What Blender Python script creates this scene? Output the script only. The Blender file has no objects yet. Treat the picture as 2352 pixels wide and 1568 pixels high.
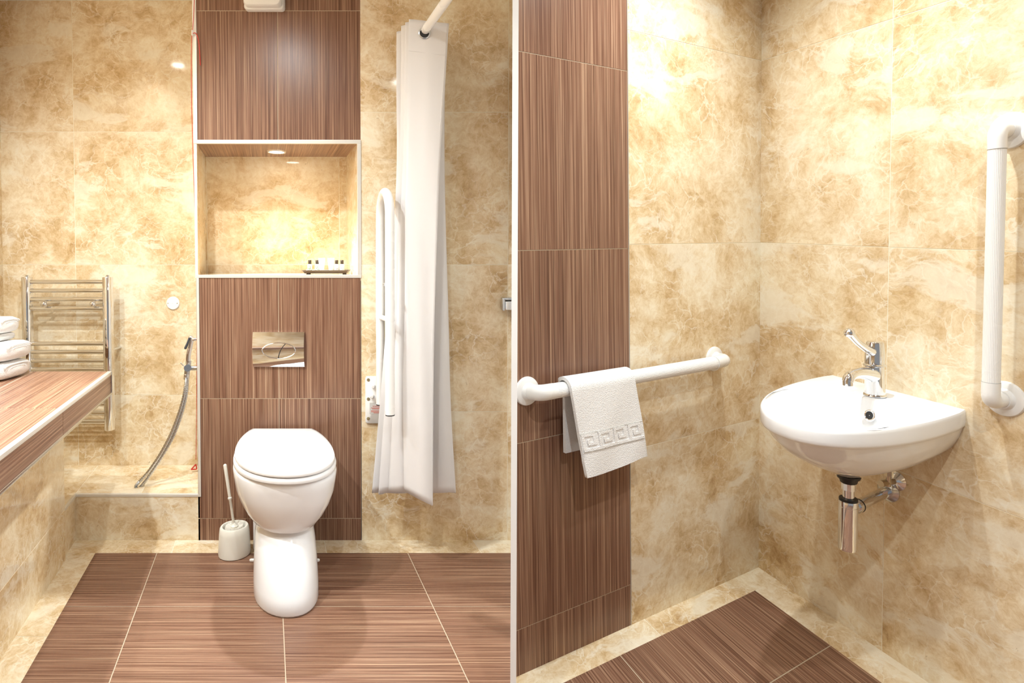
import bpy, bmesh, math, random
from mathutils import Vector as V, Matrix
random.seed(7)
SC = bpy.context.scene
COL = SC.collection
pi = math.pi

# ------------------------------------------------------------------ camera
FL, PX, PY = 1400.0, 1000.0, 620.0            # focal length and principal point, image 2352 x 1568
TH = math.atan((PY-583)/FL); CT, ST = math.cos(TH), math.sin(TH)
HC = 1.15624
cd = bpy.data.cameras.new('camera'); cam = bpy.data.objects.new('camera', cd); COL.objects.link(cam)
cam.location = (0, 0, HC); cam.rotation_euler = (pi/2-TH, 0, 0)
cd.sensor_width = 36; cd.lens = 36*FL/2352
cd.shift_x = (1176-PX)/2352; cd.shift_y = -(784-PY)/2352; cd.clip_start = .02
SC.camera = cam

# ------------------------------------------------------------------ world, exposure, lamps
w = bpy.data.worlds.new('world'); SC.world = w; w.use_nodes = True
w.node_tree.nodes['Background'].inputs[0].default_value = (.95, .96, .97, 1)
w.node_tree.nodes['Background'].inputs[1].default_value = .22
vs = SC.view_settings
vs.view_transform = 'Standard'; vs.look = 'None'; vs.gamma = 1; vs.use_curve_mapping = False
vs.exposure = 0.47

# ------------------------------------------------------------------ the two rooms' axes
YF = 2.435; KD = .27633; DB = -.33835         # left room: front plane, plan slant of its side walls, recess depth
def LW(a, d, z): return V((a+KD*d, YF-d, z))
C0 = V((1.19365, 2.22239, 0.0))               # right room: foot of the corner
EA = V((-.86720711, -.49761864, -.01809747)); EB = V((.28660931, -.95692389, -.04638721)); UU = V((-.02456245, -.03092443, .99921988))
def RW(a, b, h): return C0+EA*a+EB*b+UU*h
NB = EB.cross(UU).normalized(); NB = NB if NB.dot(EA) > 0 else -NB
NA = EA.cross(UU).normalized(); NA = NA if NA.dot(EB) > 0 else -NA
def RA(s, n, h): return C0+EA*s+NA*n+UU*h
def RB(s, n, h): return C0+EB*s+NB*n+UU*h
def at(px, py, d):                            # point of the left room, d metres in front of its front plane
    x = (px-PX)/FL; q = (py-PY)/FL
    r = V((x, CT-ST*q, -ST-CT*q)); return V((0, 0, HC))+r*((YF-d)/r.y)

LAMPS = [  # x, y, watts
    (-1.55, 1.84, 40), (-1.22, 1.20, 80), (-.80, 1.475, 58), (-.25, .80, 32)]  # last one is an added, unseen lamp for even frontal fill
RL1 = RW(.62, .46, 0); RL2 = RW(.80, 1.15, 0); RFILL = RW(1.35, 1.45, 0)  # the third is an unseen fill lamp, added near the camera
LAMPS += [(RL1.x, RL1.y, 47), (RL2.x, RL2.y, 25), (RFILL.x, RFILL.y, 62)]
CEIL = 2.295
for i, (x, y, p) in enumerate(LAMPS):
    l = bpy.data.lights.new('downlight', 'SPOT'); l.energy = p; l.spot_size = math.radians(145); l.spot_blend = 1.0
    if i == 2: l.spot_size = math.radians(166); l.spot_blend = .8; l.energy = 44
    l.shadow_soft_size = .018; l.color = (.905, .975, 1)
    o = bpy.data.objects.new('downlight_beam', l); COL.objects.link(o); o.location = (x, y, CEIL-.02)
NL = LW(-.628, -.19, 1.596)
l = bpy.data.lights.new('niche_light', 'SPOT'); l.energy = 60; l.spot_size = math.radians(84); l.spot_blend = .55
l.shadow_soft_size = .02; l.color = (.92, .985, 1)
o = bpy.data.objects.new('niche_beam', l); COL.objects.link(o); o.rotation_euler = (-V((.16, -.52, -1))).to_track_quat('Z', 'Y').to_euler(); o.location = NL-V((0, 0, .012))

# ------------------------------------------------------------------ materials
class NT:
    def __init__(s, name):
        s.m = bpy.data.materials.new(name); s.m.use_nodes = True; s.t = s.m.node_tree; s.N = s.t.nodes
        s.b = s.N['Principled BSDF']
    def n(s, typ, **k):
        o = s.N.new(typ)
        for a, v in k.items():
            if a in o.inputs: o.inputs[a].default_value = v
            else: setattr(o, a, v)
        return o
    def l(s, a, b): s.t.links.new(a, b)
    def math(s, op, a, b=None, clamp=False):
        o = s.N.new('ShaderNodeMath'); o.operation = op; o.use_clamp = clamp
        for i, v in enumerate((a, b)):
            if v is None: continue
            if isinstance(v, (int, float)): o.inputs[i].default_value = v
            else: s.l(v, o.inputs[i])
        return o.outputs[0]
    def ramp(s, f, st, interp='LINEAR'):
        r = s.N.new('ShaderNodeValToRGB'); e = r.color_ramp; e.interpolation = interp
        while len(e.elements) < len(st): e.elements.new(.5)
        for i, (p, c) in enumerate(st):
            e.elements[i].position = p
            e.elements[i].color = (c, c, c, 1) if isinstance(c, (int, float)) else (*c, 1)
        s.l(f, r.inputs[0]); return r.outputs[0]
    def mix(s, f, a, b, mode='MIX'):
        o = s.N.new('ShaderNodeMix'); o.data_type = 'RGBA'; o.blend_type = mode
        for i, v in ((0, f), (6, a), (7, b)):
            if isinstance(v, (int, float)): o.inputs[i].default_value = v
            elif isinstance(v, tuple): o.inputs[i].default_value = (*v, 1)
            else: s.l(v, o.inputs[i])
        return o.outputs[2]
    def set(s, **k):
        for a, v in k.items():
            i = s.b.inputs[a.replace('_', ' ')]
            if hasattr(v, 'links') or hasattr(v, 'is_linked'): s.l(v, i)
            else: i.default_value = (*v, 1) if isinstance(v, tuple) and len(v) == 3 else v
        return s

def simple(name, col, rough=.4, metal=0, bump=0, bscale=200, **k):
    t = NT(name); t.set(Base_Color=col, Roughness=rough, Metallic=metal, **k)
    tc = t.n('ShaderNodeTexCoord')
    nz = t.n('ShaderNodeTexNoise', Scale=bscale, Detail=3.0); t.l(tc.outputs['Object'], nz.inputs['Vector'])
    if bump:
        bp = t.n('ShaderNodeBump', Strength=bump, Distance=.003); t.l(nz.outputs['Fac'], bp.inputs['Height']); t.l(bp.outputs[0], t.b.inputs['Normal'])
    else:
        nz.inputs['Scale'].default_value = 6
        r = t.ramp(nz.outputs['Fac'], [(.3, max(0, rough-.02)), (.7, rough+.02)]); t.l(r, t.b.inputs['Roughness'])
    return t.m

def marble(name):
    t = NT(name); uv = t.n('ShaderNodeUVMap')
    def warp(src, scale, det, amt):
        n_ = t.n('ShaderNodeTexNoise', Scale=scale, Detail=det); t.l(src, n_.inputs['Vector'])
        sb = t.n('ShaderNodeVectorMath', operation='SUBTRACT'); t.l(n_.outputs['Color'], sb.inputs[0]); sb.inputs[1].default_value = (.5, .5, .5)
        sc = t.n('ShaderNodeVectorMath', operation='SCALE'); t.l(sb.outputs[0], sc.inputs[0]); sc.inputs['Scale'].default_value = amt
        ad = t.n('ShaderNodeVectorMath', operation='ADD'); t.l(src, ad.inputs[0]); t.l(sc.outputs[0], ad.inputs[1]); return ad.outputs[0]
    def noise(src, scale, det, ro, dist=0.0):
        n_ = t.n('ShaderNodeTexNoise', Scale=scale, Detail=det, Roughness=ro, Distortion=dist); t.l(src, n_.inputs['Vector']); return n_.outputs['Fac']
    p = warp(uv.outputs[0], 6.0, 6.0, .10)
    A = noise(p, 5.0, 10.0, .72, .15)
    col = t.ramp(A, [(.33, (.50, .345, .18)), (.42, (.645, .48, .29)), (.50, (.745, .60, .41)), (.61, (.84, .735, .56))])
    # large darker and lighter clouds
    L_ = noise(p, 1.7, 4.0, .5)
    col = t.mix(.55, col, t.ramp(L_, [(.34, (.33, .28, .20)), (.60, (.64, .62, .60))]), 'SOFT_LIGHT')
    # fibrous small-scale structure
    F_ = noise(warp(p, 30.0, 3.0, .03), 42.0, 8.0, .78, .4)
    col = t.mix(.45, col, t.ramp(F_, [(.38, (.16, .12, .07)), (.62, (.86, .84, .80))]), 'SOFT_LIGHT')
    # pale veined patches running diagonally
    mp = t.n('ShaderNodeMapping'); mp.inputs['Rotation'].default_value = (0, 0, -.9); mp.inputs['Scale'].default_value = (1.0, 2.6, 1)
    t.l(p, mp.inputs['Vector'])
    pf = t.ramp(noise(mp.outputs[0], 2.3, 9.0, .66, .35), [(.55, 0.0), (.60, 1.0)])
    col = t.mix(t.math('MULTIPLY', pf, .62), col, (.87, .80, .65))
    # fine pale threads
    W = t.n('ShaderNodeTexVoronoi', feature='DISTANCE_TO_EDGE', Scale=17.0); t.l(warp(warp(p, 9.0, 4.0, .10), 40.0, 3.0, .03), W.inputs['Vector'])
    vf = t.ramp(W.outputs['Distance'], [(.0, 1.0), (.05, 0.0)])
    col = t.mix(t.math('MULTIPLY', t.math('MULTIPLY', vf, .62), t.ramp(noise(p, 6.0, 3.0, .5), [(.38, 0.0), (.6, 1.0)])), col, (.90, .84, .70))
    # small dark flecks
    col = t.mix(t.math('MULTIPLY', t.ramp(noise(p, 55.0, 2.0, .5, 1.5), [(.73, 0.0), (.78, 1.0)]), .5), col, (.34, .22, .11))
    t.set(Base_Color=col, Roughness=.08, Specular_IOR_Level=.45)
    return t.m

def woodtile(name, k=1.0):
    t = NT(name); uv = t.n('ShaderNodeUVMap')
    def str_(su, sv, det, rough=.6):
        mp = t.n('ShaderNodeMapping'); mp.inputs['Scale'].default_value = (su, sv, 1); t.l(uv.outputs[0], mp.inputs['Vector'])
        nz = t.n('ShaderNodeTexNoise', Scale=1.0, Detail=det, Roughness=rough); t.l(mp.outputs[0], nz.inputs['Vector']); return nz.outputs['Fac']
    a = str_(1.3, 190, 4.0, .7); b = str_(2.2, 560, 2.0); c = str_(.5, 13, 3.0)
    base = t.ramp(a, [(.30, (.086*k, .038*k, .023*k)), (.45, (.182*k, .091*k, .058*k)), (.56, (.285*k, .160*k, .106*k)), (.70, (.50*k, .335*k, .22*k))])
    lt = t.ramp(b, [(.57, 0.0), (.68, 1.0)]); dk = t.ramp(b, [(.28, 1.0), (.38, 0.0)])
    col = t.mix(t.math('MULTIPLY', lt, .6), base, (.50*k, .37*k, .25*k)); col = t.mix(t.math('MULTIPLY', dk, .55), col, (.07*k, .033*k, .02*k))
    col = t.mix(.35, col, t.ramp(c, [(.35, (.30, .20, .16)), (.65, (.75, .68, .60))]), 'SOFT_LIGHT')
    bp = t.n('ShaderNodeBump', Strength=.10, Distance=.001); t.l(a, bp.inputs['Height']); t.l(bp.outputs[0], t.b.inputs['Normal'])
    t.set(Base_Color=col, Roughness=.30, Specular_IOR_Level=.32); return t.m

def bevcol(name, c1, c2, scale, rough):
    t = NT(name); tc = t.n('ShaderNodeTexCoord'); nz = t.n('ShaderNodeTexNoise', Scale=scale, Detail=4.0); t.l(tc.outputs['Object'], nz.inputs['Vector'])
    t.set(Base_Color=t.ramp(nz.outputs['Fac'], [(.4, c1), (.6, c2)]), Roughness=rough); return t.m

M = dict(
    marble=marble('beige_marble'), wood=woodtile('brown_striped_tile', .92), wood_lit=woodtile('striped_tile_lit', 1.4),  # lighter copy for the worktop: reflected light is put into its colour
    grout=simple('cream_grout', (.90, .83, .68), .7), grout_w=simple('tan_grout', (.52, .42, .30), .7), plaster=simple('white_paint', (.86, .85, .83), .6),
    panel=simple('white_partition', (.93, .93, .93), .5), alu=simple('satin_aluminium', (.80, .78, .73), .3, .45),
    greytrim=simple('grey_trim', (.42, .38, .34), .4, .4),
    chrome=simple('chrome', (.80, .81, .83), .05, 1), steel=simple('brushed_chrome', (.60, .62, .65), .18, 1), brass=simple('dull_nickel', (.62, .54, .42), .22, 1),
    ceramic=simple('white_ceramic', (.87, .875, .885), .07), seat=simple('white_plastic_seat', (.89, .89, .895), .16),
    plastic=simple('white_plastic', (.84, .825, .80), .28), cream=simple('cream_plastic', (.80, .77, .68), .35), bristle=simple('bristles', (.84, .79, .70), .9, 0, 1.0, 400),
    black=simple('black_rubber', (.012, .012, .012), .45), dark=simple('dark_trigger', (.05, .055, .065), .3), red=simple('red_cord', (.62, .045, .03), .5),
    terry=simple('white_terry', (.88, .87, .86), .95, 0, .9, 420), terry_dip=simple('terry_groove', (.74, .72, .68), .98, 0, .8, 420),
    trayc=simple('dark_brown_tray', (.075, .052, .040), .3), cap=simple('brown_cap', (.05, .035, .02), .35),
    bottle=bevcol('bottle_green_white', (.72, .82, .72), (.88, .92, .88), 30, .2), white=simple('bottle_white', (.9, .9, .9), .25),
    leafink=simple('green_print', (.22, .42, .16), .5), greyink=simple('grey_print', (.25, .22, .2), .5),
    label=simple('grey_label', (.62, .60, .57), .5), redink=simple('red_print', (.62, .11, .07), .6), screw=simple('brass_screw', (.42, .36, .22), .35, .8),
    hole=simple('dark_hole', (.02, .02, .02), .6))
def emis(name, col, s):
    t = NT(name); t.set(Base_Color=(.9, .9, .9), Emission_Color=col, Emission_Strength=s); return t.m
M['lens'] = emis('lamp_lens', (1, .96, .88), 60.0); M['nlens'] = emis('niche_lens', (1, .96, .86), 18.0)
# curtain cloth: thin, lets some light through
t = NT('white_curtain_cloth'); tc = t.n('ShaderNodeTexCoord'); nz = t.n('ShaderNodeTexNoise', Scale=9.0, Detail=4.0); t.l(tc.outputs['Object'], nz.inputs['Vector'])
bp = t.n('ShaderNodeBump', Strength=.25, Distance=.01); t.l(nz.outputs['Fac'], bp.inputs['Height'])
t.set(Base_Color=(.86, .835, .825), Roughness=.8); t.l(bp.outputs[0], t.b.inputs['Normal'])
tr = t.n('ShaderNodeBsdfTranslucent'); tr.inputs[0].default_value = (.85, .8, .78, 1); mx = t.n('ShaderNodeMixShader'); mx.inputs[0].default_value = .22
t.l(t.b.outputs[0], mx.inputs[1]); t.l(tr.outputs[0], mx.inputs[2]); t.l(mx.outputs[0], t.N['Material Output'].inputs[0]); M['curtain'] = t.m

# ------------------------------------------------------------------ object helpers
ORG = {}
def finish(name, bm, mats, parent=None, loc=None, smooth=True, ang=40, label=None, cat=None, group=None, kind=None):
    if not isinstance(mats, (list, tuple)): mats = [mats]
    me = bpy.data.meshes.new(name)
    org = ORG[parent.name] if parent is not None else (V(loc) if loc is not None else V((0, 0, 0)))
    bmesh.ops.recalc_face_normals(bm, faces=bm.faces)
    bmesh.ops.translate(bm, vec=-org, verts=bm.verts)
    if smooth:
        for f in bm.faces: f.smooth = True
        for e in bm.edges:
            if len(e.link_faces) == 2 and e.calc_face_angle(0) > math.radians(ang): e.smooth = False
    bm.to_mesh(me); bm.free()
    for m in mats: me.materials.append(M[m] if isinstance(m, str) else m)
    o = bpy.data.objects.new(name, me); COL.objects.link(o)
    if parent is not None: o.parent = parent
    else: o.location = org
    ORG[o.name] = org
    tag(o, label, cat, group, kind); return o
def tag(o, label=None, cat=None, group=None, kind=None):
    for k, v in (('label', label), ('category', cat), ('group', group), ('kind', kind)):
        if v: o[k] = v
def thing(name, label, cat, loc, group=None):
    o = bpy.data.objects.new(name, None); COL.objects.link(o); o.location = loc; o.empty_display_size = .05
    ORG[o.name] = V(loc); tag(o, label, cat, group); return o
def struct(name, bm, mats, smooth=False): return finish(name, bm, mats, smooth=smooth, kind='structure')
def NBM(): return bmesh.new()

def ppd(bm, o, u, v, w, mat=0, bevel=0):      # parallelepiped
    vs_ = [bm.verts.new(o+u*i+v*j+w*k) for k in (0, 1) for j in (0, 1) for i in (0, 1)]
    fs = [bm.faces.new([vs_[i] for i in q]) for q in ((0, 2, 3, 1), (4, 5, 7, 6), (0, 1, 5, 4), (2, 6, 7, 3), (0, 4, 6, 2), (1, 3, 7, 5))]
    for f in fs: f.material_index = mat
    if bevel:
        es = list({e for f in fs for e in f.edges}); bmesh.ops.bevel(bm, geom=es, offset=bevel, segments=3, affect='EDGES', profile=.5)
def lbox(bm, a0, a1, d0, d1, z0, z1, mat=0, bevel=0):
    ppd(bm, LW(a0, d0, z0), LW(a1, d0, z0)-LW(a0, d0, z0), LW(a0, d1, z0)-LW(a0, d0, z0), V((0, 0, z1-z0)), mat, bevel)
def rbox(bm, a0, a1, b0, b1, h0, h1, mat=0, bevel=0):
    ppd(bm, RW(a0, b0, h0), EA*(a1-a0), EB*(b1-b0), UU*(h1-h0), mat, bevel)

def tiles(bm, P, N, us, vs2, g=.0012, along='v', tm=0, gm=1, back=.03, skip=None, off=None):
    """P(u,v) -> point; N outward normal; tile faces raised a hair over a grout bed."""
    uvl = bm.loops.layers.uv.verify(); lift = N*.0008
    u0, u1, v0, v1 = us[0], us[-1], vs2[0], vs2[-1]
    bed = [P(u0, v0), P(u1, v0), P(u1, v1), P(u0, v1)]
    ppd(bm, bed[0]-N*back, bed[1]-bed[0], bed[3]-bed[0], N*back, gm)
    for i in range(len(us)-1):
        for j in range(len(vs2)-1):
            if skip and skip(i, j): continue
            a0, a1, b0, b1 = us[i]+g, us[i+1]-g, vs2[j]+g, vs2[j+1]-g
            if i == 0: a0 = us[i]
            if i == len(us)-2: a1 = us[i+1]
            if j == 0: b0 = vs2[j]
            if j == len(vs2)-2: b1 = vs2[j+1]
            ou, ov = random.uniform(0, 20), random.uniform(0, 20)
            q = [(a0, b0), (a1, b0), (a1, b1), (a0, b1)]
            top = [bm.verts.new(P(*c)+lift) for c in q]; lo = [bm.verts.new(P(*c)) for c in q]
            fs = [bm.faces.new(top)]+[bm.faces.new([lo[k], lo[(k+1) % 4], top[(k+1) % 4], top[k]]) for k in range(4)]
            cs = [q]+[[q[k], q[(k+1) % 4], q[(k+1) % 4], q[k]] for k in range(4)]
            for f, c in zip(fs, cs):
                f.material_index = tm
                for lp, (x, y) in zip(f.loops, c):
                    lp[uvl].uv = (y+ou, x+ov) if along == 'v' else (x+ou, y+ov)

def smoothpath(pts, n=6):
    pts = [V(p) for p in pts]; out = []
    for i in range(len(pts)-1):
        p0 = pts[max(i-1, 0)]; p1 = pts[i]; p2 = pts[i+1]; p3 = pts[min(i+2, len(pts)-1)]
        for k in range(n):
            s = k/n
            out.append(.5*((2*p1)+(p2-p0)*s+(2*p0-5*p1+4*p2-p3)*s*s+(3*p1-p0-3*p2+p3)*s**3))
    out.append(pts[-1]); return out
def fillet(pts, r, n=8):                      # straight runs with round bends
    pts = [V(p) for p in pts]; out = [pts[0]]
    for i in range(1, len(pts)-1):
        a = (pts[i-1]-pts[i]); b = (pts[i+1]-pts[i]); rr = min(r, a.length*.49, b.length*.49)
        p0 = pts[i]+a.normalized()*rr; p2 = pts[i]+b.normalized()*rr
        for k in range(n+1):
            s = k/n; out.append(p0*(1-s)**2+pts[i]*2*s*(1-s)+p2*s*s)
    out.append(pts[-1]); return out
def tube(bm, pts, r, seg=20, cap=True, mat=0, round_ends=False):
    pts = [V(p) for p in pts]; rs = list(r) if isinstance(r, (list, tuple)) else [r]*len(pts)
    if round_ends:
        t0 = (pts[0]-pts[1]).normalized(); t1 = (pts[-1]-pts[-2]).normalized(); r0, r1 = rs[0], rs[-1]
        h = [pts[0]+t0*r0*math.sin(x) for x in (1.4, 1.1, .75, .4)]; k = [r0*math.cos(x) for x in (1.4, 1.1, .75, .4)]
        h2 = [pts[-1]+t1*r1*math.sin(x) for x in (.4, .75, 1.1, 1.4)]; k2 = [r1*math.cos(x) for x in (.4, .75, 1.1, 1.4)]
        pts = h+pts+h2; rs = k+rs+k2
    T = []
    for i in range(len(pts)):
        a = pts[min(i+1, len(pts)-1)]-pts[max(i-1, 0)]; T.append(a.normalized())
    n = T[0].orthogonal().normalized(); rings = []
    for i, p in enumerate(pts):
        n = (n-T[i]*n.dot(T[i])).normalized(); b = T[i].cross(n)
        rings.append([bm.verts.new(p+(n*math.cos(2*pi*k/seg)+b*math.sin(2*pi*k/seg))*rs[i]) for k in range(seg)])
    loft(bm, rings, cap, mat)
def loft(bm, rings, cap=True, mat=0, closed=True):
    n = len(rings[0])
    for a, b in zip(rings[:-1], rings[1:]):
        for k in range(n if closed else n-1):
            f = bm.faces.new([a[k], a[(k+1) % n], b[(k+1) % n], b[k]]); f.material_index = mat
    if cap:
        for r_ in (rings[0], rings[-1]):
            try: bm.faces.new(r_).material_index = mat
            except ValueError: pass
def vring(bm, pts): return [bm.verts.new(p) for p in pts]
def lathe(bm, prof, o, ax, seg=32, mat=0, cap=True):
    ax = V(ax).normalized(); x = ax.orthogonal().normalized(); y = ax.cross(x); o = V(o)
    rings = [vring(bm, [o+ax*h+(x*math.cos(2*pi*k/seg)+y*math.sin(2*pi*k/seg))*max(r, 1e-4) for k in range(seg)]) for r, h in prof]
    loft(bm, rings, cap, mat)
def ball(bm, c, r, mat=0, seg=16, ax=(0, 0, 1), sq=1):
    lathe(bm, [(r*math.cos(t), r*sq*math.sin(t)) for t in [pi*(i/10-.5) for i in range(11)]], c, ax, seg, mat)
def torus(bm, c, x, y, R, r, mat=0, seg=40, s2=10, ry=None):
    c, x, y = V(c), V(x).normalized(), V(y).normalized(); n = x.cross(y).normalized(); ry = ry or R; rings = []
    for i in range(seg):
        t_ = 2*pi*i/seg; p = c+x*math.cos(t_)*R+y*math.sin(t_)*ry; dr = (x*math.cos(t_)*ry+y*math.sin(t_)*R).normalized()
        rings.append(vring(bm, [p+(dr*math.cos(2*pi*k/s2)+n*math.sin(2*pi*k/s2))*r for k in range(s2)]))
    for i in range(seg):
        a, b = rings[i], rings[(i+1) % seg]
        for k in range(s2): bm.faces.new([a[k], a[(k+1) % s2], b[(k+1) % s2], b[k]]).material_index = mat

# ------------------------------------------------------------------ structure, left room
ROWS = [.187, .511, 1.107, 1.708, 2.33]
NY = V((0, -1, 0))
bm = NBM(); tiles(bm, lambda a, z: LW(a, DB, z), NY, [-1.875, -1.543, -.943, -.343, -.297], ROWS, along='u'); struct('wall_back_recess', bm, ['marble', 'grout'])
bm = NBM(); tiles(bm, lambda a, z: LW(a, 0, z), NY, [-.297, .29, .60], [0, .523, 1.113, 1.718, 2.33], along='u', back=.40); struct('wall_back', bm, ['marble', 'grout'])
SN = V((1, -KD, 0)).normalized(); SN = V((-NY.cross(V((KD, -1, 0)).normalized()).z, 0, 0)) and V((1, KD, 0)).normalized()   # normal of slanted side planes
bm = NBM(); tiles(bm, lambda d, z: LW(-1.875, d, z), SN, [DB-.02, .05, .65, 1.25, 1.85, 2.45, 3.05, 3.65], [0, .511, 1.107, 1.708, 2.33], along='u'); struct('wall_left', bm, ['marble', 'grout'])
# low step with ledge, returning along the left side
bm = NBM()
tiles(bm, lambda a, z: LW(a, 0, z), NY, [-1.455, -.951], [-.02, .178], along='u', back=.02)
tiles(bm, lambda a, d: LW(a, d, .1862), V((0, 0, 1)), [-1.875, -1.455, -1.19, -.951], [DB, -.0], along='u', back=.02)
tiles(bm, lambda d, z: LW(-1.455, d, z), SN, [0, .155], [-.02, .178], along='u', back=.02)
tiles(bm, lambda a, d: LW(a, d, .1862), V((0, 0, 1)), [-1.875, -1.455], [0, .155], along='u', back=.02)
struct('wall_ledge', bm, ['marble', 'grout'])
# column
bm = NBM()
tiles(bm, lambda a, z: LW(a, 0, z), NY, [-.957, -.625, -.297], [1.600, 2.116, 2.33], along='v', back=.02)
tiles(bm, lambda a, z: LW(a, 0, z), NY, [-.957, -.628, -.300], [-.01, .089, .576, 1.064], along='v', back=.02)
tiles(bm, lambda a, d: LW(a, d, 1.5965), V((0, 0, -1)), [-.949, -.624, -.305], [DB, -.002], along='v', back=.01)
struct('wall_column', bm, ['wood', 'grout_w'])
bm = NBM()
lbox(bm, -.957, -.300, DB, -.02, .0, 1.05); lbox(bm, -.957, -.297, DB, -.02, 1.602, 2.33)
struct('wall_column_core', bm, ['plaster'])
bm = NBM()
tiles(bm, lambda d, z: LW(-.949, d, z), SN, [DB, 0], [1.060, 1.606], along='u', back=.010)
tiles(bm, lambda d, z: LW(-.309, d, z), -SN, [DB, 0], [1.064, 1.109, 1.600], along='u', back=.012)
tiles(bm, lambda a, d: LW(a, d, 1.0695), V((0, 0, 1)), [-.957, -.343, -.297], [DB, -.002], along='u', back=.02)
struct('wall_niche', bm, ['marble', 'grout'])
# metal edge trims
for a0, a1, d0, d1, z0, z1, mt in [
        (-.961, -.945, -.01, .004, 1.609, 2.30, 'alu'), (-.961, -.296, -.01, .004, 1.594, 1.609, 'alu'),
        (-.311, -.296, -.01, .004, 1.0725, 1.594, 'alu'), (-.957, -.296, -.01, .004, 1.0605, 1.0725, 'alu'),
        (-.956, -.945, -.01, .004, .178, 1.060, 'alu'), (-1.457, -.956, -.01, .003, .1775, .1885, 'alu'), (-1.458, -1.448, 0, .155, .1775, .1885, 'alu')]:
    bm = NBM(); lbox(bm, a0, a1, d0, d1, z0, z1, 0, .001); o = struct('trim_%d' % (len([x for x in bpy.data.objects if x.name.startswith('trim_')])+1), bm, mt)
# floor, left: clipped along the partition
PD = V((182/1400, 1, 0)).normalized(); PN = V((PD.y, -PD.x, 0))       # partition direction and its right-hand normal
def clip(bm, n):
    bmesh.ops.bisect_plane(bm, geom=bm.verts[:]+bm.edges[:]+bm.faces[:], dist=1e-6, plane_co=(0, 0, 0), plane_no=n, clear_outer=True)
bm = NBM(); UPZ = V((0, 0, 1))
tiles(bm, lambda a, d: LW(a, d, -.0008), UPZ, [-1.345, -1.107, -.630, -.136, .358, .85], [.106, .463, .95, 1.437, 1.92, 2.41, 2.9, 3.6], along='u', g=.0016, tm=0, gm=1)
clip(bm, PN); f1 = struct('floor', bm, ['wood', 'grout_w'])
bm = NBM()
tiles(bm, lambda a, d: LW(a, d, -.0008), UPZ, [-1.46, -1.05, -.45, .15, .75], [-.001, .106], along='u')
tiles(bm, lambda a, d: LW(a, d, -.0008), UPZ, [-1.46, -1.345], [.106, .62, 1.2, 1.8, 2.4, 3.6], along='v')
clip(bm, PN); struct('floor_border', bm, ['marble', 'grout'])
# partition between the rooms
bm = NBM(); y0, y1 = 1.43, 2.62
pl = lambda px, y, z: V(((px-PX)/FL*y, y, z))
vv = [pl(1175.2, y0, -.12), pl(1189.2, y0, -.12), pl(1189.2, y0, -.12)+PD*(y1-y0), pl(1175.2, y0, -.12)+V((.1255, 1, 0)).normalized()*(y1-y0)]
r0 = vring(bm, vv); r1 = vring(bm, [p+V((0, 0, 2.5)) for p in vv]); loft(bm, [r0, r1]); struct('wall_partition', bm, ['panel'])

# ------------------------------------------------------------------ structure, right room
HR = [0, .560, 1.198, 1.837, 2.40]
bm = NBM(); tiles(bm, lambda a, h: RW(a, 0, h), NA, [-.03, .664], [-.02]+HR[1:], along='u', back=.05); struct('wall_corner', bm, ['marble', 'grout'])
bm = NBM(); tiles(bm, lambda a, h: RW(a, 0, h), NA, [.667, 1.125], [-.02, .132, .658, 1.186, 1.716, 2.40], along='v', back=.004); clip(bm, -PN); struct('wall_corner_strip', bm, ['wood', 'grout_w'])
bm = NBM(); rbox(bm, .6635, .6675, -.01, .0015, -.01, 2.38); struct('trim_8', bm, 'greytrim')
bm = NBM(); tiles(bm, lambda b, h: RW(0, b, h), NB, [-.03, .462, 1.10, 1.74, 2.38, 3.02, 3.6], [-.02]+HR[1:], along='u', back=.05); struct('wall_right', bm, ['marble', 'grout'])
UN = EB.cross(EA).normalized(); UN = UN if UN.z > 0 else -UN
bm = NBM(); tiles(bm, lambda a, b: RW(a, b, -.0008), UN, [.130, .78, 1.43, 2.08], [.084, .372, .86, 1.35, 1.84, 2.33, 2.82, 3.4], along='v', g=.0018)
clip(bm, -PN); struct('floor_right', bm, ['wood', 'grout_w'])
bm = NBM(); tiles(bm, lambda a, b: RW(a, b, -.0008), UN, [-.001, .605, 1.3], [-.001, .084], along='u')
tiles(bm, lambda a, b: RW(a, b, -.0008), UN, [-.001, .130], [.084, .70, 1.3, 1.9, 2.5, 3.4], along='v')
clip(bm, -PN); struct('floor_border_right', bm, ['marble', 'grout'])
# ceiling
bm = NBM(); ppd(bm, V((-2.4, -1.4, CEIL)), V((4.8, 0, 0)), V((0, 4.35, 0)), V((0, 0, .05))); struct('ceiling', bm, 'plaster')
# ------------------------------------------------------------------ lamps
def lamp_proto(loc, rr=.042):
    t_ = thing('ceiling_light', '', 'ceiling light', loc); 
    bm = NBM(); lathe(bm, [(rr*.78, .0), (rr*.80, -.004), (rr, -.006), (rr*1.06, 0.0)], loc, (0, 0, 1), 32, cap=False); finish('bezel', bm, 'alu', t_)
    bm = NBM(); lathe(bm, [(rr*.79, -.002), (.001, -.0022)], loc, (0, 0, 1), 32, cap=False); finish('lens', bm, 'lens', t_)
    return t_
LL = ['recessed ceiling spotlight above the radiator and basin counter', 'recessed ceiling spotlight above the near end of the wooden counter', 'recessed ceiling spotlight in front of the toilet column',
      'added unseen fill light nearest the viewer on the toilet side', 'recessed ceiling spotlight over the corner with the small basin', 'recessed ceiling spotlight over the vertical grab rail', 'added unseen fill light in the middle of the basin side']
proto = None
for (x, y, p), lb in zip(LAMPS, LL):
    if proto is None: proto = o = lamp_proto(V((x, y, CEIL-.001)))
    else:
        o = proto.copy(); COL.objects.link(o); o.location = (x, y, CEIL-.001)
        for ch in list(proto.children): c = ch.copy(); COL.objects.link(c); c.parent = o
    o['label'] = lb; o['group'] = 'recessed ceiling spotlights'
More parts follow.
